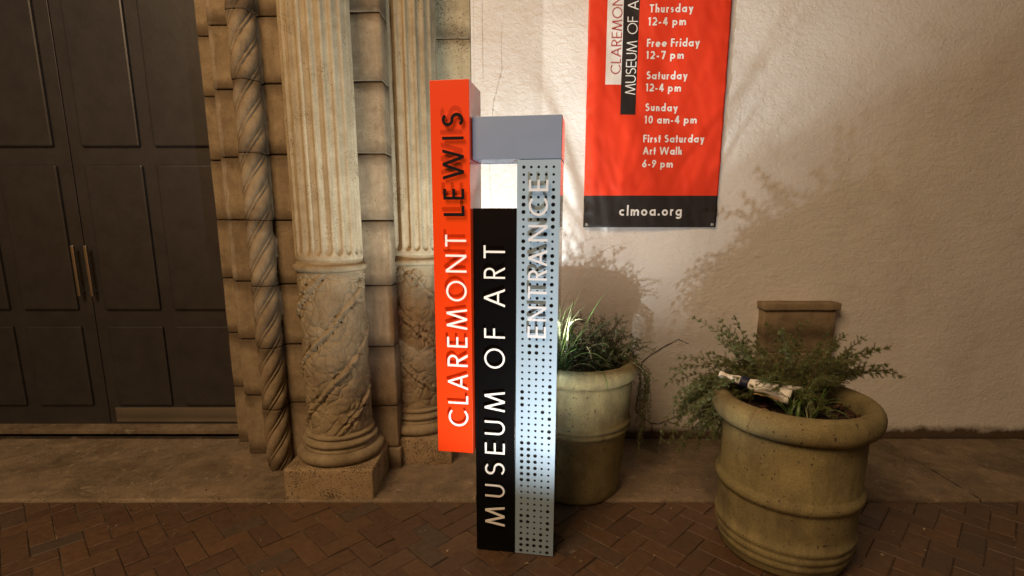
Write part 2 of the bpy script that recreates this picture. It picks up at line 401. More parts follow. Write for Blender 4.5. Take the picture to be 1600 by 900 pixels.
# herringbone at 45 degrees, each brick in view its own piece
BL, BW = .196, .098
def brick_mesh(seed):
    rr = random.Random(seed); L, W_ = BL / 2 - .0020, BW / 2 - .0020; c = .003; V = []
    for (s, z) in ((0, -.03), (0, -c), (c, 0)):
        for (sx, sy) in ((-1, -1), (1, -1), (1, 1), (-1, 1)):
            V.append((sx * (L - s) + rr.uniform(-.0012, .0012), sy * (W_ - s) + rr.uniform(-.0012, .0012), z + rr.uniform(-.0008, .0008)))
    F = []
    for k in (0, 4):
        for i in range(4): F.append((k + i, k + (i + 1) % 4, k + 4 + (i + 1) % 4, k + 4 + i))
    F.append((8, 9, 10, 11)); return mesh('brick', V, F)
BM = [brick_mesh(s) for s in range(8)]
for me in BM: me.materials.append(M['brick'])
spots = []
c45, s45 = math.cos(R(45)), math.sin(R(45))
u = BW
for i in range(-60, 60):
    for j in range(-60, 60):
        # herringbone tiling: horizontals at (i,j) with (i - j) % 4 == 0 ; verticals at (i - j) % 4 == 2... (cells of width u)
        if (i - j) % 4 == 0: cxx, cyy, a = (i + 1) * u, (j + .5) * u, 0
        elif (i - j) % 4 == 3: cxx, cyy, a = (i + .5) * u, (j + 1) * u, 90
        else: continue
        X = cxx * c45 - cyy * s45 - .02; Y = cxx * s45 + cyy * c45 + 1.3
        if -3.5 < X < 3.5 and .05 < Y < 2.66: spots.append((X, Y, a + 45))
def in_view(X, Y):
    z = Y * math.cos(R(10.5)) + 1.55 * math.sin(R(10.5)); px = 800 + 800 * X / z
    py = 488 - 800 * (Y * math.sin(R(10.5)) - 1.55 * math.cos(R(10.5))) / z
    return -40 < px < 1640 and py < 935
vis = sorted([s for s in spots if in_view(s[0], s[1]) and s[1] < 2.60], key=lambda s: abs(s[0] + .0) + .0 * s[1])
parts_ = vis[:296]; rest = [s for s in spots if s not in set(parts_)]
def clipY(me_or_none, X, Y): return Y + .11 > 2.595
BORDER = 2.592
def cut_brick(X, Y, a, k):
    """a brick sawn off along the stone border"""
    b = bmesh.new(); b.from_mesh(BM[k]); b.transform(Matrix.Translation((X, Y, 0)) @ Matrix.Rotation(R(a), 4, 'Z'))
    bmesh.ops.bisect_plane(b, geom=b.verts[:] + b.edges[:] + b.faces[:], plane_co=(0, BORDER, 0), plane_no=(0, 1, 0), clear_outer=True)
    return b
for k, (X, Y, a) in enumerate(parts_):
    kk = k % 8; dz = random.uniform(-.0045, .0022)
    if Y + .115 > BORDER:
        b = cut_brick(X, Y, a, kk)
        if len(b.faces) < 3: b.free(); continue
        bmesh.ops.translate(b, verts=b.verts[:], vec=(-X, -Y, 0))
        me = bm_mesh('brick', b); me.materials.clear(); me.materials.append(M['brick'])
        o = link('brick', me, None, bed); o.location = (X, Y, dz)
    else:
        o = link('brick', BM[kk], None, bed); o.location = (X, Y, dz)
        o.rotation_euler = (random.uniform(-.014, .014), random.uniform(-.014, .014), R(a) + random.uniform(-.014, .014))
b = bmesh.new()
for k, (X, Y, a) in enumerate(rest):
    c = cut_brick(X, Y, a, k % 8)
    if len(c.faces): 
        me = bpy.data.meshes.new('t'); c.to_mesh(me); b.from_mesh(me); bpy.data.meshes.remove(me)
    c.free()
o = link('brick_field', bm_mesh('brick_field', b), None, bed); o.data.materials.clear(); o.data.materials.append(M['brick_i']); tag(o, kind='stuff')

# grit and bits of dry leaf caught in the joints
V = []; F = []
for k in range(260):
    X, Y = random.uniform(-2.4, 2.4), random.uniform(1.9, 2.75) if random.random() < .7 else random.uniform(2.5, 2.64); s_ = random.uniform(.0015, .005) * (2 if random.random() < .12 else 1)
    q = Matrix.Rotation(random.uniform(0, 6.3), 3, 'Z') @ Matrix.Rotation(random.uniform(-.6, .6), 3, 'X'); c = Vector((X, Y, (.015 if Y > 2.6 else .001) + s_ * .3)); b0 = len(V)
    for v in ((-1, -.6, 0), (1, -.5, .1), (.8, .6, 0), (-.9, .5, .2), (0, 0, .7)): V.append(c + q @ Vector(v) * s_)
    F += [(b0, b0 + 1, b0 + 4), (b0 + 1, b0 + 2, b0 + 4), (b0 + 2, b0 + 3, b0 + 4), (b0 + 3, b0, b0 + 4)]
tag(link('grit', mesh('grit', V, F), M['chips_pale'], bed), kind='stuff')
# travertine strip along the foot of the wall: three long slabs with worn front edge
def slab_mesh(x0, x1, seed):
    xs = list(np.linspace(x0 + .002, x1 - .002, int((x1 - x0) / .02))); ys = [2.597, 2.600, 2.606, 2.616] + list(np.linspace(2.64, 3.392, 34))
    def f(x, y):
        z = .012 + .003 * mnoise.fractal((x * 3, y * 3, seed), 1, 2, 4) + .004 * mnoise.fractal((x * 18, y * 18, seed), 1, 2, 3)
        yy = y + (.006 * mnoise.noise((x * 9, 0, seed)) if y < 2.62 else 0)
        if y < 2.598: z = -.02
        elif y < 2.602: z -= .008
        return (x, yy, z)
    return grid_surf('slab', f, xs, ys)
pave = empty('stone_border_pavement', (0, 0, 0)); tag(pave, kind='structure')
for k, (a, b_) in enumerate([(-3.6, -1.262), (-1.262, -.20), (-.20, 1.75), (1.75, 2.6), (2.6, 3.6)]):
    link('slab', slab_mesh(a, b_, k), M['slab'], pave)

# ------------------------------------------------------------------ plaster wall
WY = 3.40
XL = -.252
def wall_f(x, z):
    y = WY + .006 * mnoise.fractal((x * 1.7, z * 1.7, 3), 1, 2, 3) - .0035 * abs(mnoise.fractal((x * 17, z * 21, 8), 1, 2, 3))
    return (x, y, z)
xs = [XL, XL] + list(np.arange(XL + .012, 1.75, .0125)) + list(np.arange(1.78, 4.6, .04)); zs = list(np.arange(.022, 3.62, .0135))
wm = grid_surf('plaster_wall', lambda x, z: wall_f(x, z), xs[1:], zs)
pw = link('plaster_wall', wm, M['plaster']); tag(pw, 'cream stucco wall with hairline cracks behind the tall sign and the planters', 'wall')
box('wall_core', XL + .001, 4.6, WY + .02, WY + .25, 0, 3.6, M['plaster'], pw, 0)
box('wall_end', XL - .002, XL + .0185, WY - .004, WY + .2, .02, 3.6, M['plaster'], pw, .004)
box('dark_gap', XL, 4.6, WY - .008, WY + .02, .0, .02, M['joint'], pw, 0)
def onwall(px, py, Y=WY - .006):
    th = R(10.5); x = (px - 800) / 800; d = -(py - 488) / 800
    r = (x, math.cos(th) + d * math.sin(th), -math.sin(th) + d * math.cos(th)); s = Y / r[1]
    return (r[0] * s, 1.55 + r[2] * s)
def crack(pts, wid, m, seed, proud=.009, jit=.005):
    P = [onwall(*p) for p in pts]; Q = []
    rr = random.Random(seed)
    for (a, b_) in zip(P[:-1], P[1:]):
        n = max(2, int(math.dist(a, b_) / .008))
        for i in range(n):
            f = i / n; Q.append((a[0] + (b_[0] - a[0]) * f + rr.uniform(-1, 1) * jit * .5, a[1] + (b_[1] - a[1]) * f + rr.uniform(-1, 1) * jit * .5))
    Q.append(P[-1]); V = []; F = []
    for i, q in enumerate(Q):
        a = Q[max(0, i - 1)]; b_ = Q[min(len(Q) - 1, i + 1)]; dx, dz = b_[0] - a[0], b_[1] - a[1]; L = math.hypot(dx, dz) or 1
        tp = 1 - abs(2 * i / (len(Q) - 1) - 1) ** 3
        ww = wid * (.25 + .75 * tp) * rr.uniform(.5, 1.2) / 2
        for s in (-1, 1): 
            x, z = q[0] - dz / L * ww * s, q[1] + dx / L * ww * s
            V.append((x, wall_f(x, z)[1] - .0055, z))
        if i: k = 2 * i; F.append((k - 2, k - 1, k + 1, k))
    return link('crack', mesh('crack', V, F), m, pw)
crack([(1078, 538), (1060, 530), (1040, 540), (1016, 555), (1003, 566), (1000, 580), (1001, 600), (996, 622), (993, 640), (1003, 652), (1018, 662), (1030, 662), (1047, 655), (1062, 648), (1084, 641)], .0085, M['crack'], 1)
crack([(1017, 662), (1019, 672), (1013, 686)], .008, M['crack'], 2)
crack([(1040, 657), (1052, 662), (1062, 664)], .005, M['crack'], 3)
crack([(1128, 655), (1110, 652), (1092, 662)], .005, M['crack'], 4)
crack([(753, -4), (754, 60), (755, 130)], .0022, M['hair'], 5)
crack([(788, 16), (783, 60), (784, 110), (771, 160), (768, 205), (765, 262), (768, 330)], .0022, M['hair'], 6)
crack([(1050, 600), (1060, 575), (1072, 552)], .002, M['hair'], 7)
crack([(1150, 130), (1158, 170), (1153, 220)], .0014, M['hair'], 8)

# ------------------------------------------------------------------ ashlar strip beside the portal
def block(x0, x1, y0, y1, z0, z1, m, parent, bev=.008, seed=0, rough=.0025, name='stone_block', cuts=True):
    b = box_bm(x0, x1, y0, y1, z0, z1, 0)
    if cuts:
        for ax, (a, c) in enumerate(((x0, x1), (y0, y1), (z0, z1))):
            n = max(1, int((c - a) / .05))
            for k in range(1, n):
                no = [0, 0, 0]; no[ax] = 1; co = [0, 0, 0]; co[ax] = a + (c - a) * k / n
                bmesh.ops.bisect_plane(b, geom=b.verts[:] + b.edges[:] + b.faces[:], plane_co=co, plane_no=no)
    sharp = [e for e in b.edges if len(e.link_faces) == 2 and e.calc_face_angle(0) > .5]
    bmesh.ops.bevel(b, geom=sharp, offset=bev, segments=2, profile=.55, affect='EDGES')
    for v in b.verts:
        n = mnoise.noise_vector((v.co.x * 7 + seed, v.co.y * 7, v.co.z * 7)); v.co += n * rough
    return link(name, bm_mesh(name, b, True), m, parent)
COURSES = [.012, .415, .79, 1.158, 1.533, 1.90, 2.28, 2.625, 3.0, 3.4]
aw = empty('ashlar_wall', (0, 0, 0)); tag(aw, 'strip of pitted pale stone blocks between rear fluted column and cream stucco', 'wall')
box('mortar_core', -.78, XL - .004, WY + .004, WY + .25, 0, 3.6, M['joint'], aw, 0)
for k, (z0, z1) in enumerate(zip(COURSES[:-1], COURSES[1:])):
    off = 0.0
    block(-.52 + .0, XL - .004, WY - .012, WY + .2, z0 + .002, z1 - .002, M['ashlar'], aw, .004, 20 + k)
    block(-.78, -.524, WY - .012, WY + .2, z0 + .002, z1 - .002, M['ashlar'], aw, .004, 40 + k)

# ------------------------------------------------------------------ piers of the portal
def pier(label, x0, x1, y0, y1, foot=True, seed=0, m='quoin'):
    t = empty('stone_pier', ((x0 + x1) / 2, y0, 0)); tag(t, label, 'pier', 'quoined piers of the portal')
    def loc(o): o.location = (-(x0 + x1) / 2, -y0, 0); return o
    loc(box('mortar_core', x0 + .012, x1 - .012, y0 + .014, y1, 0, 3.4, M['joint'], t, 0))
    zz = list(COURSES)
    if foot:
        loc(block(x0 - .012, x1 + .014, y0 - .018, y1, .0, .145, M[m], t, .008, seed + 99, name='foot_block')); zz[0] = .147
    for k, (a, b_) in enumerate(zip(zz[:-1], zz[1:])):
        loc(block(x0, x1, y0, y1, a + .0022, b_ - .0022, M[m], t, .009, seed + k, .003))
    return t
pier('quoined stone pier between the two fluted columns, its right side brightly lit', -.92, -.703, 2.975, 3.45, True, 1)
# slim roll moulding on the inner corner beside it
box('corner_moulding', -.69, -.655, 3.11, 3.5, .0, 3.4, M['quoin'], None, .014, 3)
cm = bpy.data.objects['corner_moulding']; tag(cm, 'slim vertical stone moulding in the corner right of the quoined pier', 'moulding')
pier('quoined stone pier behind the twisted column, left of the front fluted column', -1.405, -1.10, 3.03, 3.5, False, 30)
pier('smooth stepped door jamb pier left of the twisted column', -1.735, -1.50, 3.16, 3.5, False, 60)
pier('innermost door jamb pier nearest the dark door', -1.90, -1.737, 3.34, 3.7, False, 90)

# ------------------------------------------------------------------ carved columns
def fluted(t, m, H0=1.325, H1=3.4, r=.179):
    NF = 20; n = NF * 14
    prof_z = [H0 + .0, H0 + .004, H0 + .014] + [H0 + .02 + .05 * (i / 10) for i in range(11)] + list(np.linspace(H0 + .12, H1, 46))
    def rad(th, z, ph=.0):
        f = (th * NF / (2 * PI) + .5) % 1 - .5          # -0.5..0.5 across one flute
        half = .36
        zz = z - (H0 + .028)
        # rounded foot of the flute
        fw = 0
        if zz > 0:
            lim = half * math.sqrt(max(0, 1 - max(0, 1 - zz / .026) ** 2))
            if abs(f) < lim: fw = math.sqrt(max(0, 1 - (f / lim) ** 2)) * min(1, lim / half)
        edge = .004 if z < H0 + .003 else 0
        taper = 1 - .018 * (z - H0) / 1.5
        rr = r * taper - .017 * fw ** .8 - edge
        rr += .0012 * mnoise.noise((math.cos(th) * 2.5, math.sin(th) * 2.5, z * 5)) + .0012 * mnoise.noise((math.cos(th) * 14, math.sin(th) * 14, z * 26))
        return rr
    V = []; F = []
    for z in prof_z:
        for i in range(n):
            th = 2 * PI * i / n + .1
            q = rad(th, z); V.append((q * math.cos(th), q * math.sin(th), z))
    for j in range(len(prof_z) - 1):
        for i in range(n):
            a = j * n + i; b_ = j * n + (i + 1) % n; F.append((a, b_, b_ + n, a + n))
    return link('fluted_shaft', mesh('fluted_shaft', V, F, True), m, t)
def relief(th, z, hand, r, seed, pitch=.315):
    """height of the carved vine and leaves"""
    s = hand * r * th * 1.02
    wob = .016 * mnoise.noise((th * 2.2, z * 7, seed)) 
    d = ((z - s + wob + .02 * seed) / pitch + .5) % 1 - .5
    d *= pitch * .70                                     # distance across the stem
    al = z + s
    h = 0
    stem = math.exp(-(d / .013) ** 2) * (.010 + .004 * mnoise.noise((al * 22, d * 40, seed)))
    groove = -.006 * math.exp(-((abs(d) - .021) / .006) ** 2)
    h += stem + groove
    # curling leaves either side of the stem
    p = Vector((s * 15 + seed * 3, z * 15, .0)) + mnoise.noise_vector((s * 14, z * 14, seed)) * .55
    c = mnoise.cell(p * 1.0)
    ds, pts = mnoise.voronoi(p, distance_metric='DISTANCE', exponent=2.5)
    e = ds[1] - ds[0]; 
    near = math.exp(-(d / .095) ** 2)
    leaf = (.5 - abs(ds[0] - .34) * 2.2)
    h += near * .009 * max(-.4, leaf)
    if e < .12 and near > .25: h -= .009 * (1 - e / .12) * near
    h += .0022 * mnoise.fractal((s * 28, z * 28, seed), 1, 2, 4)
    h += .0035 * mnoise.fractal((s * 7, z * 7, seed + 4), 1, 2, 3)
    # deep drilled holes beside the stem
    q = mnoise.noise((al * 26, d * 30 + 5, seed + 7))
    if q > .34 and .008 < abs(d) < .034: h -= .016 * min(1, (q - .34) * 6)
    return h
def carved(t, m, hand, seed, r0=.176, H0=.345, H1=1.262):
    ths = np.linspace(R(155), R(385), 250); zs_ = np.linspace(H0, H1, 230); V = []; F = []
    n = len(ths)
    for z in zs_:
        f = 1 - (z - H0) / (H1 - H0)
        for th in ths:
            edge = min(1, (H1 - z) / .03, (z - H0) / .02)
            q = r0 * (1 + .022 * f) + relief(th - R(270), z, hand, r0, seed) * max(0, edge)
            V.append((q * math.cos(th), q * math.sin(th), z))
    for j in range(len(zs_) - 1):
        for i in range(n - 1):
            a = j * n + i; F.append((a, a + 1, a + 1 + n, a + n))
    o = link('carved_shaft', mesh('carved_shaft', V, F, True), m, t)
    return o
def torus_prof(pts, z0, z1, r, bulge, n=8):
    for i in range(n + 1):
        a = -PI / 2 + PI * i / n; pts.append((r + bulge * math.cos(a), (z0 + z1) / 2 + (z1 - z0) / 2 * math.sin(a)))
def column(label, cx, cy, hand, seed, front):
    t = empty('fluted_column', (cx, cy, 0)); tag(t, label, 'column', 'fluted columns on carved vine pedestals')
    fluted(t, M['flute'])
    p = [(.172, 1.262)]; torus_prof(p, 1.268, 1.302, .183, .013); p += [(.181, 1.306), (.176, 1.312), (.176, 1.324), (.178, 1.33)]
    link('neck_ring', lathe('neck_ring', p, 72, lambda a, r, z: r + .0015 * mnoise.noise((a * 6, z * 30, seed))), M['stone'], t)
    carved(t, M['stone'], hand, seed)
    p = [(.20, .184)]; torus_prof(p, .186, .258, .206, .040, 10); p += [(.212, .262), (.202, .268), (.196, .276)]
    torus_prof(p, .282, .312, .196, .016, 8); p += [(.190, .316), (.187, .322)]; torus_prof(p, .325, .350, .184, .012, 7); p += [(.178, .354), (.17, .36)]
    link('moulded_base', lathe('moulded_base', p, 90, lambda a, r, z: r + .0028 * mnoise.fractal((math.cos(a) * 4, math.sin(a) * 4, z * 14 + seed), 1, 2, 3)), M['stone'], t)
    hw = .246
    b = box_bm(-hw, hw, -hw, hw, .0, .186, 0)
    for ax in range(3):
        for k in range(1, 12 if ax < 2 else 5):
            no = [0, 0, 0]; no[ax] = 1; co = [0, 0, 0]; co[ax] = (-hw + 2 * hw * k / 12) if ax < 2 else .186 * k / 5
            bmesh.ops.bisect_plane(b, geom=b.verts[:] + b.edges[:] + b.faces[:], plane_co=co, plane_no=no)
    bmesh.ops.bevel(b, geom=[e for e in b.edges if len(e.link_faces) == 2 and e.calc_face_angle(0) > .5], offset=.009, segments=3, profile=.5, affect='EDGES')
    for v in b.verts: v.co += mnoise.noise_vector((v.co.x * 9 + seed * 5, v.co.y * 9, v.co.z * 9)) * .003
    link('plinth', bm_mesh('plinth', b, True), M['plinth'], t)
    return t
column('front fluted column with carved vine pedestal on a pitted plinth, leftmost in the photo', -1.012, 2.852, 1, 1, True)
column('rear fluted column against the wall, half hidden behind the tall orange sign', -.625, 3.262, -1, 2, False)

# twisted column
def twisted():
    t = empty('twisted_column', (-1.452, 2.985, 0)); tag(t, 'slender twisted column with spiral ribs at left edge of the portal', 'column')
    n = 96; r0 = .066
    zed = [.004 + .0] + list(np.linspace(.006, 3.4, 560))
    for k, (a, b_) in enumerate(zip([0.006, .408, .79, 1.158, 1.533, 1.90, 2.28, 2.625, 3.0], [.408, .79, 1.158, 1.533, 1.90, 2.28, 2.625, 3.0, 3.4])):
        zz = [a + .001, a + .003] + list(np.linspace(a + .006, b_ - .006, 62)) + [b_ - .003, b_ - .001]
        V = []; F = []
        for z in zz:
            e = min(z - a, b_ - z); jo = -.006 * max(0, 1 - e / .006)
            rb = r0
            if k == 0 and z < .07: rb = r0 * (.62 + .38 * math.sqrt(max(0, 1 - (1 - z / .07) ** 2)))
            for i in range(n):
                th = 2 * PI * i / n
                f = (z / .148 - th * 4 / (2 * PI)) % 1
                # broad rounded strand, thin bead between two grooves
                if f < .74: h = .013 * math.sin(PI * f / .74) ** .6
                elif f < .80: h = -.003
                elif f < .94: h = .008 * math.sin(PI * (f - .80) / .14)
                else: h = -.003
                q = rb + h - .004 + jo + .0015 * mnoise.noise((th * 3, z * 11, k))
                V.append((q * math.cos(th), q * math.sin(th), z))
        for j in range(len(zz) - 1):
            for i in range(n):
                p_ = j * n + i; q_ = j * n + (i + 1) % n; F.append((p_, q_, q_ + n, p_ + n))
        link('twisted_drum', mesh('twisted_drum', V, F, True), M['quoin'], t)
twisted()

# ------------------------------------------------------------------ dark double door of the portal (left, going on past the photo's edge)
dr = empty('portal_door', (-2.9, 3.62, 0)); tag(dr, 'dark panelled double door deep in the portal at far left', 'door')
def dpart(name, x0, x1, y0, y1, z0, z1, m='wood', bev=.004):
    o = box(name, x0 + 2.9, x1 + 2.9, y0 - 3.62, y1 - 3.62, z0, z1, M[m], dr, bev); return o
for (a, b_) in ((-3.0, -1.93), (-4.08, -3.006)):
    dpart('door_leaf', a, b_, 3.62, 3.67, .02, 3.3)
    for z0, z1 in ((.18, .78), (.90, 1.9), (2.02, 3.1)):
        for k in (0, 1):
            x0 = a + .09 + k * (b_ - a - .09) / 2; dpart('door_panel', x0, x0 + (b_ - a) / 2 - .14, 3.60, 3.62 + .002, z0, z1, bev=.012)
for x in (-2.96, -3.05):
    h = dpart('pull_handle', x - .012, x + .012, 3.565, 3.585, 1.0, 1.36, 'steel', .006)
    for z in (1.04, 1.32): dpart('handle_post', x - .008, x + .008, 3.584, 3.622, z - .008, z + .008, 'steel', .002)
for z in (.35, 1.6, 2.85): dpart('hinge', -1.955, -1.925, 3.605, 3.622, z, z + .11, 'steel', .003)
dpart('kick_plate', -2.95, -1.98, 3.612, 3.6215, .05, .16, 'steel', .002)
dpart('threshold', -4.1, -1.91, 3.50, 3.70, 0, .03, 'slab')
tag(box('portal_back_wall', -4.6, -1.75, 3.70, 3.9, 0, 3.6, M['quoin'], None, 0), 'plain stone wall behind the dark portal door at far left', 'wall')

# ------------------------------------------------------------------ low stone pier at right
lp = empty('low_stone_pier', (1.9, 3.36, 0)); tag(lp, 'low brown stone pier against the stucco behind the feathery fern', 'pier')
for k, (a, b_) in enumerate(((.012, .34), (.344, .66), (.664, .945))):
    o = block(1.665, 2.14, 3.315, 3.45, a, b_, M['quoin'], lp, .008, 150 + k); o.location = (-1.9, -3.36, 0)
o = block(1.650, 2.155, 3.295, 3.45, .949, 1.0, M['quoin'], lp, .008, 160, name='cap_stone'); o.location = (-1.9, -3.36, 0)

# ================================================================== THE SIGN
YAW = R(-9)
sign = empty('pylon_sign', (-.167, 2.187, 0), (0, R(.22), YAW))
tag(sign, 'tall three-bar museum sign of orange, black and perforated silver columns on the bricks', 'sign')
def sbox(name, x0, x1, y0, y1, z0, z1, m, bev=.0012, parent=None):
    return box(name, x0, x1, y0, y1, z0, z1, M[m] if isinstance(m, str) else m, parent or sign, bev, 2)
D = .20
ob = sbox('orange_column', -.168, -.006, -.032, D - .02, .503, 2.088, 'red')
bb = sbox('black_column', .0, .181, 0, D, .004, 1.588, 'black')
# silver bar across the top: front plate, body
cp = sbox('cap_box', -.002, .362, 0.002, D, 1.784, 1.952, 'cap')
# perforated column: front plate with real holes
def plate(name, x0, x1, z0, z1, xc, zc, rad, fn, m, seg=12, par=None):
    """plate on fn(x,z)->co, holes at grid xc x zc with radii rad[j][i]; cells tile the plate"""
    V = []; F = []
    xb = [x0] + [(a + b_) / 2 for a, b_ in zip(xc[:-1], xc[1:])] + [x1]; zb = [z0] + [(a + b_) / 2 for a, b_ in zip(zc[:-1], zc[1:])] + [z1]
    for j, z in enumerate(zc):
        for i, x in enumerate(xc):
            r = rad[j][i]; b0 = len(V)
            lo = (xb[i], zb[j]); hi = (xb[i + 1], zb[j + 1])
            for k in range(seg):
                a = 2 * PI * (k + .5) / seg; c, s = math.cos(a), math.sin(a)
                # outer point on the rectangle (project the ray), inner point on the circle, inner deeper point
                sx = (hi[0] - x) / c if c > 0 else (lo[0] - x) / c; sz = (hi[1] - z) / s if s > 0 else (lo[1] - z) / s
                q = min(sx, sz); V.append(fn(x + c * q, z + s * q, 0)); V.append(fn(x + c * r, z + s * r, 0)); V.append(fn(x + c * r, z + s * r, .002))
            for k in range(seg):
                k2 = (k + 1) % seg; F.append((b0 + 3 * k, b0 + 3 * k2, b0 + 3 * k2 + 1, b0 + 3 * k + 1)); F.append((b0 + 3 * k + 1, b0 + 3 * k2 + 1, b0 + 3 * k2 + 2, b0 + 3 * k + 2))
            # corners of the cell
            for (cx_, cz_) in ((hi[0], hi[1]), (lo[0], hi[1]), (lo[0], lo[1]), (hi[0], lo[1])):
                best = sorted(range(seg), key=lambda k: (V[b0 + 3 * k][0] * 0 + (fnp(x, z, seg, k, lo, hi)[0] - cx_) ** 2 + (fnp(x, z, seg, k, lo, hi)[1] - cz_) ** 2))[:2]
                k1, k2 = sorted(best); 
                if (k1, k2) == (0, seg - 1): k1, k2 = k2, k1
                V.append(fn(cx_, cz_, 0)); F.append((b0 + 3 * k1, len(V) - 1, b0 + 3 * k2))
    return link(name, mesh(name, V, F), m, par or sign)
def fnp(x, z, seg, k, lo, hi):
    a = 2 * PI * (k + .5) / seg; c, s = math.cos(a), math.sin(a)
    sx = (hi[0] - x) / c if c > 0 else (lo[0] - x) / c; sz = (hi[1] - z) / s if s > 0 else (lo[1] - z) / s
    q = min(sx, sz); return x + c * q, z + s * q
MX0, MX1 = .1835, .361
NR = 59
zc = [1.752 - .02990 * j for j in range(NR)][::-1]
xc = [.272 + (i - 2) * .0305 for i in range(5)]
big = {0: [4, 5, 6, 10, 11, 12, 16, 17, 18, 20, 21, 32, 33, 34] + list(range(40, 47)) + [52, 53, 56, 57, 58],
       1: [25, 26, 40, 41, 42, 43, 44, 45, 46, 52, 53, 56, 57, 12, 14], 2: [25, 26, 42, 43, 44, 45, 56, 57], 3: [35, 55, 56, 57, 9, 12],
       4: [4, 5, 6, 7, 8, 12, 13, 16, 19, 21, 31, 32, 33, 36, 38, 39, 51, 53, 54, 57, 58]}
rad = []
for j in range(NR):
    row = NR - 1 - j; rad.append([(.0086 if row in big[i] else (.0068 if (row * 7 + i * 3) % 11 == 0 else .0055)) for i in range(5)])
pc = empty('perforated_column', (0, 0, 0)); pc.parent = sign
plate('front_plate', MX0, MX1, .003, 1.781, xc, zc, rad, lambda x, z, d: (x, .001 + d, z), M['silver'], 12, pc)
# right side plate, polished, small perforations
yc = [.02 + .02 * i for i in range(9)]; zc2 = [.02 + .02 * j for j in range(88)]
plate('side_plate', .001, D, .003, 1.781, yc, zc2, [[.0042 if j < 62 else .0022] * 9 for j in range(88)], lambda y, z, d: (MX1 - d, y, z), M['mirror'], 6, pc)
sbox('inner_sheet', .19, .3555, .012, D - .004, .004, 1.779, 'inner', 0, pc)
sbox('cap_side_plate', .3622, .3634, .004, D - .002, 1.786, 1.950, 'mirror', 0)
sbox('back_plate', MX0, MX1 - .0022, D - .003, D, .003, 1.781, 'silver', 0, pc)
sbox('joint_strip', .1812, .1833, .003, .19, .003, 1.588, 'inner', 0)
sbox('base_plate', .004, .358, .005, D - .005, .0, .0035, 'inner', 0)
for x in (.03, .33):
    for y in (.04, .16):
        pass
# raised letters. local x right, z up, face at y = yf ; text reads upward: glyph x -> z, glyph y -> -x
def raise_letters(spec, xl, xr, yf, standoff, depth, m, t):
    H = xr - xl
    for (ch, z0, z1) in spec:
        w_, pr = glyph(ch, t); s = (z1 - z0) / w_
        if ch == 'I': s = H * .95
        V = []; F = []
        prims_geom(pr, lambda gx, gy, h: (xr - gy * H, yf - standoff - h, z0 + gx * s), depth, V, F)
        o = link('letter', mesh('letter', V, F), m(ch, z0) if callable(m) else m, sign)
        o['lettering'] = ch
spec1 = [('C', .6356, .7108), ('L', .7406, .7774), ('A', .8058, .8772), ('R', .9109, .967), ('E', .997, 1.0425), ('M', 1.0764, 1.1658), ('O', 1.1989, 1.2865), ('N', 1.3217, 1.3968), ('T', 1.430, 1.4788)]
spec1b = [('L', 1.5545, 1.5965), ('E', 1.6215, 1.6649), ('W', 1.7016, 1.8203), ('I', 1.8573, 1.8671), ('S', 1.9062, 1.9595)]
raise_letters(spec1, -.1115, -.0215, -.032, .0125, .004, M['white'], .098)
raise_letters(spec1b, -.1155, -.0270, -.032, .0135, .004, M['blackletter'], .135)
spec2 = [('M', .1428, .2391), ('U', .2879, .3486), ('S', .3966, .4563), ('E', .5001, .5517), ('U', .5918, .6572), ('M', .7015, .7945), ('O', .9007, .9907), ('F', 1.0367, 1.0795), ('A', 1.1739, 1.2518), ('R', 1.2958, 1.3444), ('T', 1.3815, 1.4353)]
raise_letters(spec2, .0455, .1365, 0, .0125, .004, M['white'], .092)
spec3 = [('E', 1.0466, 1.0954), ('N', 1.1194, 1.1818), ('T', 1.2148, 1.2667), ('R', 1.2924, 1.3383), ('A', 1.3517, 1.4183), ('N', 1.4534, 1.5207), ('C', 1.5571, 1.6291), ('E', 1.6553, 1.7002)]
raise_letters(spec3, .2350, .3140, .001, .0165, .005, M['greywhite'], .118)

# ================================================================== BANNER
ban = empty('wall_banner', (.895, WY - .012, 1.49)); tag(ban, 'red vinyl banner listing opening hours, hung on the stucco wall', 'banner')
BX0, BX1, BZ0, BZ1 = .463, 1.325, 1.487, 3.34
def bw(x, z):
    """wrinkle of the cloth, metres towards the viewer"""
    e = min(1, (x - BX0 + .0) / .05, (BX1 - x) / .05); e = max(e, 0)
    v = .009 * math.sin(6 * x + 2.3 * z) + .006 * mnoise.noise((x * 7 + z * 2, z * 4.0, 1)) + .003 * mnoise.noise((x * 22 + z * 5, z * 12, 2))
    ed = math.exp(-(x - BX0 - .03) / .035) * .0055 * mnoise.noise((4, z * 16, 5)) + math.exp(-(BX1 - .03 - x) / .04) * .006 * mnoise.noise((9, z * 13, 6))
    return .014 + v * (.35 + .65 * e) + ed
def bp(x, z, h=0): return (x - .895, -(bw(x, z) + h), z - 1.49)
SX = [.577, .676, .773]            # white strip | black strip
xs = sorted(set([BX0, BX1] + SX + [round(v, 4) for v in np.arange(BX0 + .0101, BX1, .012)])); zs = sorted(set([BZ0, BZ1, 1.688, 2.359, 2.182] + [round(v, 4) for v in np.arange(BZ0 + .0101, BZ1, .014)]))
V = [bp(x, z) for z in zs for x in xs]; F = []; MI = []; n = len(xs)
for j in range(len(zs) - 1):
    for i in range(n - 1):
        a = j * n + i; F.append((a, a + 1, a + 1 + n, a + n)); xm = (xs[i] + xs[i + 1]) / 2; zm = (zs[j] + zs[j + 1]) / 2
        k = 0
        if zm < 1.688: k = 1
        elif SX[0] < xm < SX[1] and zm > 2.359: k = 2
        elif SX[1] < xm < SX[2] and zm > 2.182: k = 1
        MI.append(k)
me = mesh('cloth', V, F, True, MI); 
cl = link('cloth', me, [M['v_red'], M['v_black'], M['v_white']], ban); 
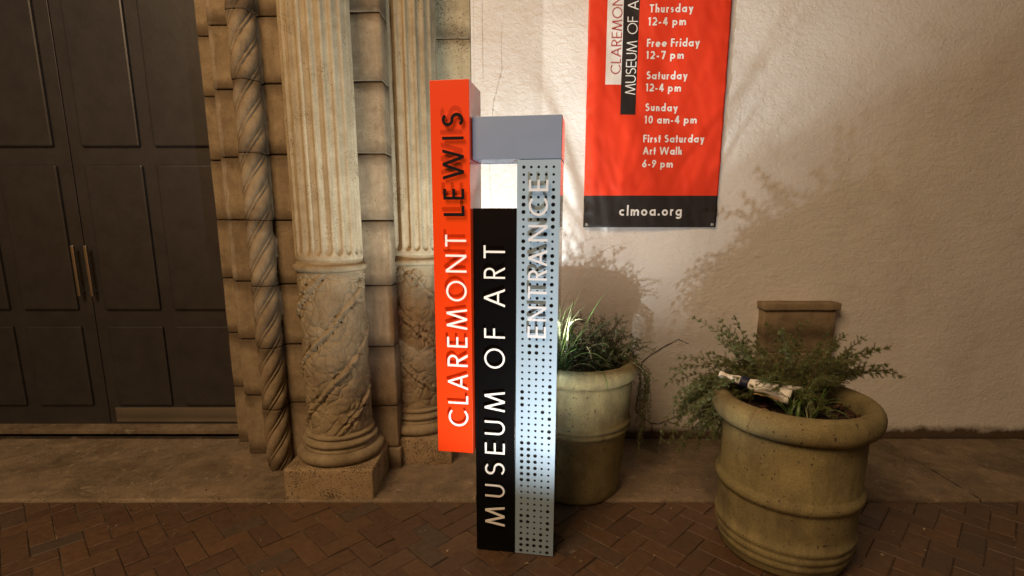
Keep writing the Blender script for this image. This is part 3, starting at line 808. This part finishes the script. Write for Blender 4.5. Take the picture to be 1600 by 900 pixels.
sol = cl.modifiers.new('thickness', 'SOLIDIFY'); sol.thickness = .0008; sol.offset = -1
# hems stitched along the sides
def ptext(text, x, z, cap, width, m, t=.17, vertical=False, gap=.16, space=.36, measure=None):
    lay, tot = layout(text, t, gap, space)
    if measure:                                          # tracking chosen so that the first `measure` letters span `width`
        nn = measure; wn = lay[nn - 1][1] + lay[nn - 1][2]; extra = (width / cap - wn) / (nn - 1)
    else:
        nn = len(lay); extra = (width / cap - tot) / max(1, nn - 1)
    starts = set(); q = 0
    for wd in text.split(' '): starts.add(q); q += len(wd)
    V = []; F = []
    for k, (ch, x0, w_, pr) in enumerate(lay):
        if k in starts and V:
            link('printed_word', mesh('printed_word', V, F), m, ban); V = []; F = []
        xo = x0 + extra * k
        if vertical: fn = lambda gx, gy, h: bp(x - gy * cap, z + (xo + gx) * cap,   .0028 + h)
        else: fn = lambda gx, gy, h: bp(x + (xo + gx) * cap, z + gy * cap,   .0028 + h)
        prims_geom(pr, fn, 0, V, F)
    return link('printed_word', mesh('printed_word', V, F), m, ban)
ptext('CLAREMONT LEWIS', .6690, 2.420, .0625, .380, M['v_maroon'], .082, True, gap=.25, measure=7)
ptext('MUSEUM OF ART', .7655, 2.300, .0640, .448, M['v_white'], .088, True, gap=.25, space=.5, measure=8)
CAP = .0465
for (s, x, z, x1) in [('Thursday', .832, 2.769, 1.0928), ('12-4 pm', .828, 2.697, 1.0544), ('Free Friday', .826, 2.577, 1.1443), ('12-7 pm', .825, 2.508, 1.054),
                      ('Saturday', .831, 2.391, 1.085), ('12-4 pm', .830, 2.320, 1.0497), ('Sunday', .832, 2.203, 1.0366), ('10 am-4 pm', .831, 2.130, 1.158),
                      ('First Saturday', .828, 2.016, 1.214), ('Art Walk', .828, 1.942, 1.0805), ('6-9 pm', .827, 1.863, 1.024)]:
    ptext(s, x, z, CAP, x1 - x, M['v_white'], .19)
ptext('clmoa.org', .691, 1.561, .0635, .408, M['v_white'], .175, gap=.12)
for x in (BX0 + .022, BX1 - .022):
    b = bmesh.new(); 
    p = [(.0045, .0), (.0065, .0022), (.0085, .0022), (.0105, .0)]
    g = lathe('grommet', p, 20); 
    o = link('grommet', g, M['steel'], ban); o.location = bp(x, BZ0 + .018, .001); o.rotation_euler = (PI / 2, 0, 0)
    b.free()
    s_ = link('screw_head', lathe('screw_head', [(0.0001, .003), (.003, .0026), (.0048, .001), (.005, -.002)], 14), M['steel'], ban); s_.location = bp(x, BZ0 + .018, .001); s_.rotation_euler = (PI / 2, 0, 0)

# ================================================================== PLANTERS
def planter(label, cx, cy, prof, seed, soil_r, soil_z):
    t = empty('concrete_planter', (cx, cy, 0)); tag(t, label, 'planter', 'large round concrete planters')
    me = lathe('pot_body', prof, 128, lambda a, r, z: r + .0022 * mnoise.fractal((math.cos(a) * 3, math.sin(a) * 3, z * 8 + seed), 1, 2, 4))
    link('pot_body', me, M['concrete'], t)
    V = [(0, 0, soil_z)]; F = []
    rs = np.linspace(.02, soil_r, 12); n = 40
    for r in rs:
        for i in range(n):
            a = 2 * PI * i / n; V.append((r * math.cos(a), r * math.sin(a), soil_z + .012 * mnoise.noise((r * 14 * math.cos(a), r * 14 * math.sin(a), seed))))
    for i in range(n): F.append((0, 1 + i, 1 + (i + 1) % n))
    for j in range(len(rs) - 1):
        for i in range(n):
            a = 1 + j * n + i; b_ = 1 + j * n + (i + 1) % n; F.append((a, a + n, b_ + n, b_))
    link('soil', mesh('soil', V, F, True), M['soil'], t)
    V = []; F = []
    for k in range(420):                                  # curled bits of leaf litter
        a = random.uniform(0, 2 * PI); r = soil_r * math.sqrt(random.random()) * .98; s = random.uniform(.006, .017)
        c = Vector((r * math.cos(a), r * math.sin(a), soil_z + random.uniform(.004, .022)))
        q = Matrix.Rotation(random.uniform(0, 6.3), 3, 'Z') @ Matrix.Rotation(random.uniform(-.8, .8), 3, 'X') @ Matrix.Rotation(random.uniform(-.6, .6), 3, 'Y')
        b0 = len(V)
        for v in ((-1, -.45, .1), (0, -.55, 0), (1, -.1, .25), (1, .2, .25), (0, .5, .05), (-1, .35, .15)): V.append(c + q @ Vector(v) * s)
        F.append((b0, b0 + 1, b0 + 4, b0 + 5)); F.append((b0 + 1, b0 + 2, b0 + 3, b0 + 4))
    tag(link('leaf_litter', mesh('leaf_litter', V, F), M['chips'], t), kind='stuff')
    return t
def lip(r_in, r_out, z0, z1, n=14):
    """rolled rim from the underside outwards and over to the inside"""
    cz = (z0 + z1) / 2; rc = (r_in + r_out) / 2; P = []
    for i in range(n + 1):
        a = R(-100 + 260 * i / n); P.append((rc + (r_out - r_in) / 2 * math.cos(a), cz + (z1 - z0) / 2 * math.sin(a)))
    return P
P1X, P1Y = .372, 2.785
prof1 = [(.20, .002), (.232, .006), (.242, .02), (.247, .06), (.262, .20), (.281, .385), (.284, .395), (.296, .402), (.302, .412), (.296, .424), (.290, .428), (.299, .434), (.304, .444), (.298, .456), (.290, .462), (.292, .50), (.299, .60), (.302, .66), (.303, .68)]
prof1 += lip(.252, .334, .684, .780) + [(.252, .70), (.250, .62)]
pot1 = planter('round concrete planter right behind the tall sign, holding grass and a dark bush', P1X, P1Y, prof1, 1, .256, .690)
P2X, P2Y = 1.290, 2.225
prof2 = [(.22, .002), (.262, .005), (.272, .02), (.276, .045), (.281, .052), (.287, .058), (.288, .075), (.284, .084), (.290, .092), (.296, .104), (.294, .118), (.290, .124), (.296, .134), (.301, .146), (.299, .158), (.292, .166), (.292, .20), (.294, .31), (.297, .325), (.308, .333), (.313, .348), (.310, .366), (.300, .378), (.296, .39), (.298, .60), (.300, .645)]
prof2 += lip(.258, .350, .640, .758) + [(.256, .68), (.254, .62)]
pot2 = planter('round concrete planter with ridged foot at the right, holding feathery fern', P2X, P2Y, prof2, 5, .262, .686)

# ---- strap leaves
def blade_mesh(L, w0, bend, rise, tw=0, seg=12, droop=1.6):
    """a strap leaf starting at the origin heading along +x and up"""
    V = []; F = []; p = Vector((0, 0, 0)); el = rise
    for i in range(seg + 1):
        f = i / seg; ww = w0 * (math.sin(PI * min(1, f * .9 + .12)) ** .55) * (1 - f ** 3.2) + .0004
        d = Vector((math.cos(el), 0, math.sin(el))); side = Vector((0, 1, 0)); nrm = d.cross(side)
        side = Matrix.Rotation(tw * f, 3, d) @ side
        V += [p - side * ww / 2 - nrm * ww * .14, p + nrm * 0, p + side * ww / 2 - nrm * ww * .14]
        if i: k = 3 * i; F += [(k - 3, k - 2, k + 1, k), (k - 2, k - 1, k + 2, k + 1)]
        p = p + d * (L / seg); el -= bend / seg * (.4 + droop * f)
    return mesh('leaf', V, F, True)
def leaf(parent, root, head, L, w0, rise, bend, m, tw=.3):
    o = link('leaf', blade_mesh(L, w0, bend, rise, tw), m, parent); o.location = root; o.rotation_euler = (0, 0, head); return o
grass = empty('strap_leaf_plant', (P1X - .13, P1Y - .05, .70)); tag(grass, 'clump of bright strap-like leaves in planter beside the sign', 'plant')
rr = random.Random(3)
for k in range(95):
    a = rr.uniform(0, 2 * PI); rad_ = .085 * math.sqrt(rr.random()); h = rr.uniform(0, 2 * PI)
    pale = rr.random() < .3
    leaf(grass, (rad_ * math.cos(a), rad_ * math.sin(a), 0), h, rr.uniform(.22, .52), rr.uniform(.006, .013), R(rr.uniform(62, 90)), R(rr.uniform(10, 95)), M['blade_pale'] if pale else M['blade'], rr.uniform(-1, 1))
leaf(grass, (-.062, -.075, .02), 0, .37, .009, R(66), R(8), M['blade'], .1)  # three blades added in the rear lamp's beam to streak the banner with shadow
leaf(grass, (-.030, -.088, .02), 0, .34, .008, R(58), R(10), M['blade_pale'], .1)
leaf(grass, (-.070, -.060, .02), R(8), .36, .008, R(76), R(10), M['blade_pale'], .1)
# the leaves that stand out: two long dark ones leaning right, lit pale ones beside the sign, arching ones
leaf(grass, (.06, -.02, 0), R(8), .58, .016, R(74), R(28), M['blade'], .2)
leaf(grass, (.07, .00, 0), R(4), .54, .016, R(68), R(72), M['blade'], .2)
leaf(grass, (-.01, -.06, 0), R(10), .43, .016, R(80), R(8), M['blade_pale'], .3)
leaf(grass, (-.04, -.07, 0), R(20), .40, .012, R(80), R(12), M['blade_pale'], .3)
leaf(grass, (-.01, -.08, 0), R(-5), .50, .010, R(82), R(215), M['blade_pale'], .1)
leaf(grass, (.02, -.08, 0), R(-50), .46, .010, R(62), R(120), M['blade'], .1)
leaf(grass, (.05, -.05, 0), R(-20), .36, .010, R(55), R(120), M['blade'], .1)
leaf(grass, (.02, -.10, 0), R(-25), .30, .009, R(60), R(150), M['blade_pale'], .1)

def twigs_and_leaves(owner, stems, leaf_fn, m_leaf, name, stem_w=.0016):
    V = []; F = []; SV = []; SF = []
    for pts in stems:
        for a, b_ in zip(pts[:-1], pts[1:]):
            d = (b_ - a); L = d.length
            if L < 1e-6: continue
            d.normalize(); s1 = d.orthogonal().normalized() * stem_w; s2 = d.cross(s1)
            k = len(SV); SV += [a + s1, a - s1 * .5 + s2 * .87, a - s1 * .5 - s2 * .87, b_ + s1, b_ - s1 * .5 + s2 * .87, b_ - s1 * .5 - s2 * .87]
            SF += [(k, k + 1, k + 4, k + 3), (k + 1, k + 2, k + 5, k + 4), (k + 2, k, k + 3, k + 5)]
        leaf_fn(pts, V, F)
    tag(link('stems', mesh('stems', SV, SF), M['stem'], owner), kind='stuff')
    tag(link(name, mesh(name, V, F), m_leaf, owner), kind='stuff')
def wander(root, d, L, seg, grav, jit, rr):
    p = Vector(root); d = Vector(d).normalized(); out = [p.copy()]
    for i in range(seg):
        d = (d + Vector((rr.uniform(-jit, jit), rr.uniform(-jit, jit), rr.uniform(-jit, jit) - grav))).normalized(); p = p + d * (L / seg); out.append(p.copy())
    return out
# ---- dark small-leaved bush behind, trailing over the right of the rim
bush = empty('trailing_bush', (P1X + .12, P1Y + .03, .69)); tag(bush, 'dark small-leaved bush trailing over the right rim of the planter behind the sign', 'plant')
rr = random.Random(8)
def small_leaves(pts, V, F):
    for a, b_ in zip(pts[:-1], pts[1:]):
        for q in range(8):
            c = a.lerp(b_, rr.random()) + Vector((rr.uniform(-1, 1), rr.uniform(-1, 1), rr.uniform(-1, 1))) * .009
            s = rr.uniform(.0035, .0068); m_ = Matrix.Rotation(rr.uniform(0, 6.3), 3, 'Z') @ Matrix.Rotation(rr.uniform(-1.4, 1.4), 3, 'X')
            k = len(V); V += [c + m_ @ Vector((-s, 0, 0)), c + m_ @ Vector((0, -s * .6, s * .15)), c + m_ @ Vector((s, 0, 0)), c + m_ @ Vector((0, s * .6, s * .15))]; F.append((k, k + 1, k + 2, k + 3))
stems = []
for k in range(120):
    a = rr.uniform(-.7, 1.6); root = (rr.uniform(-.09, .07), rr.uniform(-.08, .12), 0)
    st = wander(root, (rr.uniform(-.5, .9), rr.uniform(-.5, .5), rr.uniform(.6, 1.5)), rr.uniform(.20, .36), 9, .09, .26, rr); stems.append(st)
    for q in range(2):
        i = rr.randrange(3, 9); stems.append(wander(st[i], (rr.uniform(-1, 1), rr.uniform(-1, 1), rr.uniform(-.2, 1)), rr.uniform(.05, .10), 4, .08, .4, rr))
for k in range(16):                                       # trailers over the rim
    yy = rr.uniform(-.10, .06)
    root = (.10, yy * .7, .04); st = wander(root, (1, rr.uniform(-.3, .2), .55), .20, 6, .26, .12, rr)
    end = st[-1]; L = rr.choice([.12, .16, .22, .30, .42])
    st2 = [end]
    p = end.copy()
    for i in range(int(L / .022)):
        p = p + Vector((rr.uniform(-.006, .006), rr.uniform(-.006, .006), -.022))
        rr_ = math.hypot(p.x + .12, p.y + .03)
        if rr_ < .345: s_ = .345 / rr_; p.x = (p.x + .12) * s_ - .12; p.y = (p.y + .03) * s_ - .03
        st2.append(p.copy())
    stems += [st, st2]
twigs_and_leaves(bush, stems, small_leaves, M['bush'], 'small_leaves')

# ---- feathery asparagus fern in the right planter
fern = empty('feathery_fern', (P2X + .035, P2Y + .11, .685)); tag(fern, 'feathery green asparagus fern spilling left over the right-hand planter', 'plant')
rr = random.Random(21)
def needles(pts, V, F):
    for a, b_ in zip(pts[:-1], pts[1:]):
        d = (b_ - a).normalized() if (b_ - a).length > 1e-6 else Vector((0, 0, 1))
        for q in range(15):
            c = a.lerp(b_, (q + rr.random()) / 15); ph = rr.uniform(0, 2 * PI); o1 = d.orthogonal().normalized(); o1 = Matrix.Rotation(ph, 3, d) @ o1
            dr_ = (o1 * 1.0 + d * rr.uniform(.2, .9)).normalized(); L = rr.uniform(.008, .014); sd = dr_.cross(d).normalized() * .0009
            k = len(V); V += [c - sd, c + sd, c + dr_ * L]; F.append((k, k + 1, k + 2))
stems = []
def fern_frond(root, d, L, grav):
    st = wander(root, d, L, 16, grav, .10, rr); stems.append(st)
    for i in range(3, 16):
        for q in range(2):
            dd = st[i] - st[i - 1]; o1 = dd.orthogonal().normalized(); o1 = Matrix.Rotation(rr.uniform(0, 6.3), 3, dd.normalized()) @ o1
            stems.append(wander(st[i], dd.normalized() * .8 + o1, rr.uniform(.03, .075) * (1.15 - i / 20), 4, .05, .15, rr))
for k in range(85):
    a = rr.uniform(0, 2 * PI)
    fern_frond((.08 * math.cos(a), .08 * math.sin(a) + .02, 0), (math.cos(a) * rr.uniform(.3, 1.1), math.sin(a) * rr.uniform(.2, .8) + .15, rr.uniform(.7, 1.6)), rr.uniform(.28, .48), rr.uniform(.03, .11))
for k in range(75):                                       # arching over to the left
    fern_frond((-.10 + rr.uniform(-.03, .03), rr.uniform(-.02, .12), .02), (-1, rr.uniform(-.1, .7), rr.uniform(.4, 1.2)), rr.uniform(.30, .48), rr.uniform(.08, .17))
for dd, L, g in (((-1, .1, .75), .60, .21), ((-1, .0, .6), .56, .20), ((-1, .2, .85), .64, .20), ((-1, .15, .45), .50, .17), ((-1, .3, 1.1), .62, .20), ((-1, -.1, .9), .60, .24), ((-1, .25, .6), .50, .19), ((-.8, .5, 1.3), .55, .14), ((-.6, .3, 1.5), .50, .10)):
    fern_frond((-.14, .06, .02), dd, L, g)
twigs_and_leaves(fern, stems, needles, M['fern'], 'needles', .0011)
spider = empty('spider_plant', (P2X - .03, P2Y - .12, .69)); tag(spider, 'pale-edged spider plant leaves at the front of the fern planter', 'plant')
rr = random.Random(4)
for k in range(46):
    a = rr.uniform(0, 2 * PI)
    leaf(spider, (.05 * math.cos(a), .04 * math.sin(a), 0), rr.uniform(0, 2 * PI), rr.uniform(.12, .24), rr.uniform(.006, .011), R(rr.uniform(50, 88)), R(rr.uniform(40, 150)), M['blade_pale'] if rr.random() < .3 else M['blade'], rr.uniform(-.6, .6))
leaf(spider, (.03, .0, 0), R(176), .36, .013, R(78), R(150), M['blade'], .1)
leaf(spider, (.0, .03, 0), R(150), .26, .012, R(84), R(60), M['blade'], .1)
leaf(spider, (-.02, .0, 0), R(172), .33, .012, R(70), R(140), M['blade'], .1)
leaf(spider, (-.03, .02, 0), R(160), .30, .010, R(62), R(120), M['blade'], .1)

# ---- white bundle with a navy band lying at the rim
def tube(name, pts, radii, m, parent=None, n=20, squash=1, wr=0, seed=0):
    V = []; F = []
    for i, (p, r) in enumerate(zip(pts, radii)):
        p = Vector(p); d = (Vector(pts[min(i + 1, len(pts) - 1)]) - Vector(pts[max(i - 1, 0)])).normalized()
        s1 = d.cross(Vector((0, 0, 1))).normalized(); s2 = s1.cross(d)
        for k in range(n):
            a = 2 * PI * k / n; q = r * (1 + wr * mnoise.noise((math.cos(a) * 2, math.sin(a) * 2 + seed, i * .35)))
            V.append(p + s1 * q * math.cos(a) + s2 * q * math.sin(a) * squash)
    for j in range(len(pts) - 1):
        for k in range(n):
            a = j * n + k; b_ = j * n + (k + 1) % n; F.append((a, b_, b_ + n, a + n))
    F.append(tuple(range(n))[::-1]); F.append(tuple((len(pts) - 1) * n + k for k in range(n)))
    return link(name, mesh(name, V, F, True), m, parent)
bx, by, bz = P2X - .270, P2Y + .075, .815
bun = empty('wrapped_bundle', (bx, by, bz)); tag(bun, 'white wrapped bundle with a navy band lying on the fern planter rim', 'bundle')
d_ = Vector((.20, -.165, -.036))
def bpt(f): return tuple(d_ * f)
tube('wrapping', [bpt(f) for f in np.linspace(-.18, 1.0, 26)], [(.014 + .030 * max(0, f) ** .8 + (.006 if f < -.12 else 0)) * (1 + .10 * math.sin(f * 17)) for f in np.linspace(-.18, 1.0, 26)], M['cloth_white'], bun, 26, .85, .24, 1)
tube('band', [bpt(f) for f in np.linspace(.19, .33, 6)], [.0265, .0275, .0285, .0290, .0298, .0298], M['navy'], bun, 26, .9, .08, 1)
tube('navy_tail', [(-.03, -.012, -.010), (.0, -.022, -.016), (.04, -.045, -.02), (.09, -.085, -.026)], [.008, .010, .012, .008], M['navy'], bun, 12, .5, .3, 3)
tube('wrapping_fold', [bpt(.55) , tuple(d_ * .8 + Vector((.03, .02, .012))), tuple(d_ * 1.05 + Vector((.06, .05, .016)))], [.018, .024, .020], M['cloth_white'], bun, 18, .7, .3, 5)
for k, (a, b_, r) in enumerate(((Vector((.060, -.092, -.058)), Vector((.145, -.160, -.062)), .0042), (Vector((.088, -.120, -.058)), Vector((.15, -.168, -.062)), .0046))):
    o = tube('tan_twig', [tuple(a + (b_ - a) * f + Vector((0, 0, .004 * math.sin(PI * f)))) for f in np.linspace(0, 1, 8)], [r * (1 - .3 * f) for f in np.linspace(0, 1, 8)], M['twig'], None, 10, .7, .2, k)
    o.location = (bx, by, bz + .012); tag(o, ['longer tan twig beside the white bundle on the planter rim', 'shorter tan twig in front of the longer one on the planter rim'][k], 'twig')
# dry leaf blade hanging over the rim of the fern planter
def rim_pt(cx, cy, r, a, z): return (cx + r * math.cos(a), cy + r * math.sin(a), z)
def ribbon(name, pts, w_, m, parent=None):
    V = []; F = []
    for i, p in enumerate(pts):
        p = Vector(p); d = (Vector(pts[min(i + 1, len(pts) - 1)]) - Vector(pts[max(i - 1, 0)])).normalized()
        s_ = Vector((.9, -.3, .1)).cross(d).cross(d).normalized() if False else d.cross(Vector((.5, -.8, .4))).normalized()
        ww = w_ * math.sin(PI * (i + .6) / (len(pts) + .4)) ** .5; V += [p - s_ * ww / 2, p + Vector((0, 0, .0008)), p + s_ * ww / 2]
        if i: k = 3 * i; F += [(k - 3, k - 2, k + 1, k), (k - 2, k - 1, k + 2, k + 1)]
    return link(name, mesh(name, V, F, True), m, parent)
def over_rim(cx, cy, a, r_in, r_out, z0, z1, tail, side=.0):
    P = []; rc = (r_in + r_out) / 2; cz = (z0 + z1) / 2
    for i in range(13):
        t_ = R(150 - 165 * i / 12); P.append(rim_pt(cx, cy, rc + ((r_out - r_in) / 2 + .003) * math.cos(t_), a + side * i / 12, cz + ((z1 - z0) / 2 + .003) * math.sin(t_)))
    x, y, z = P[-1]
    for i in range(1, 6): P.append((x, y, z - tail * i / 5))
    return P
o = ribbon('dry_leaf', over_rim(P2X, P2Y, R(222), .258, .350, .640, .758, .05, -.16), .007, M['blade_dry']); tag(o, 'dry tan leaf draped over the fern planter rim', 'leaf')
o = ribbon('fallen_blade', over_rim(P1X, P1Y, R(283), .252, .334, .684, .780, .03, .10), .006, M['blade']); tag(o, 'green blade drooping over the front rim of the planter behind the sign', 'leaf')

# ------------------------------------------------------------------ the recessed uplights themselves
def uplight(name, loc, label, rr_, hood):
    t = empty(name, (loc[0], loc[1], 0)); tag(t, label, 'lamp', 'ground uplights')
    p = [(rr_ - .004, .0), (rr_ - .004, hood), (rr_ + .006, hood), (rr_ + .008, hood - .006), (rr_ + .008, .0)]
    link('housing', lathe('housing', p, 40), M['fixture'], t)
    link('lens', lathe('lens', [(.0005, .004), (rr_ - .006, .004), (rr_ - .005, .001)], 32), M['fixture'], t)
    return t
uplight('ground_uplight', FRONT_LAMP, 'round black uplight on the bricks in front of the sign', .11, .055)
t = empty('stake_uplight', (BACK_LAMP[0], BACK_LAMP[1], 0)); tag(t, 'black bullet uplight on a short post behind the sign', 'lamp')
link('housing', lathe('housing', [(.015, .52), (.032, .54), (.036, .56), (.036, .637), (.033, .637), (.033, .60), (.001, .598)], 36), M['fixture'], t)
link('post', lathe('post', [(.05, .006), (.05, .018), (.010, .02), (.010, .522)], 20), M['fixture'], t)
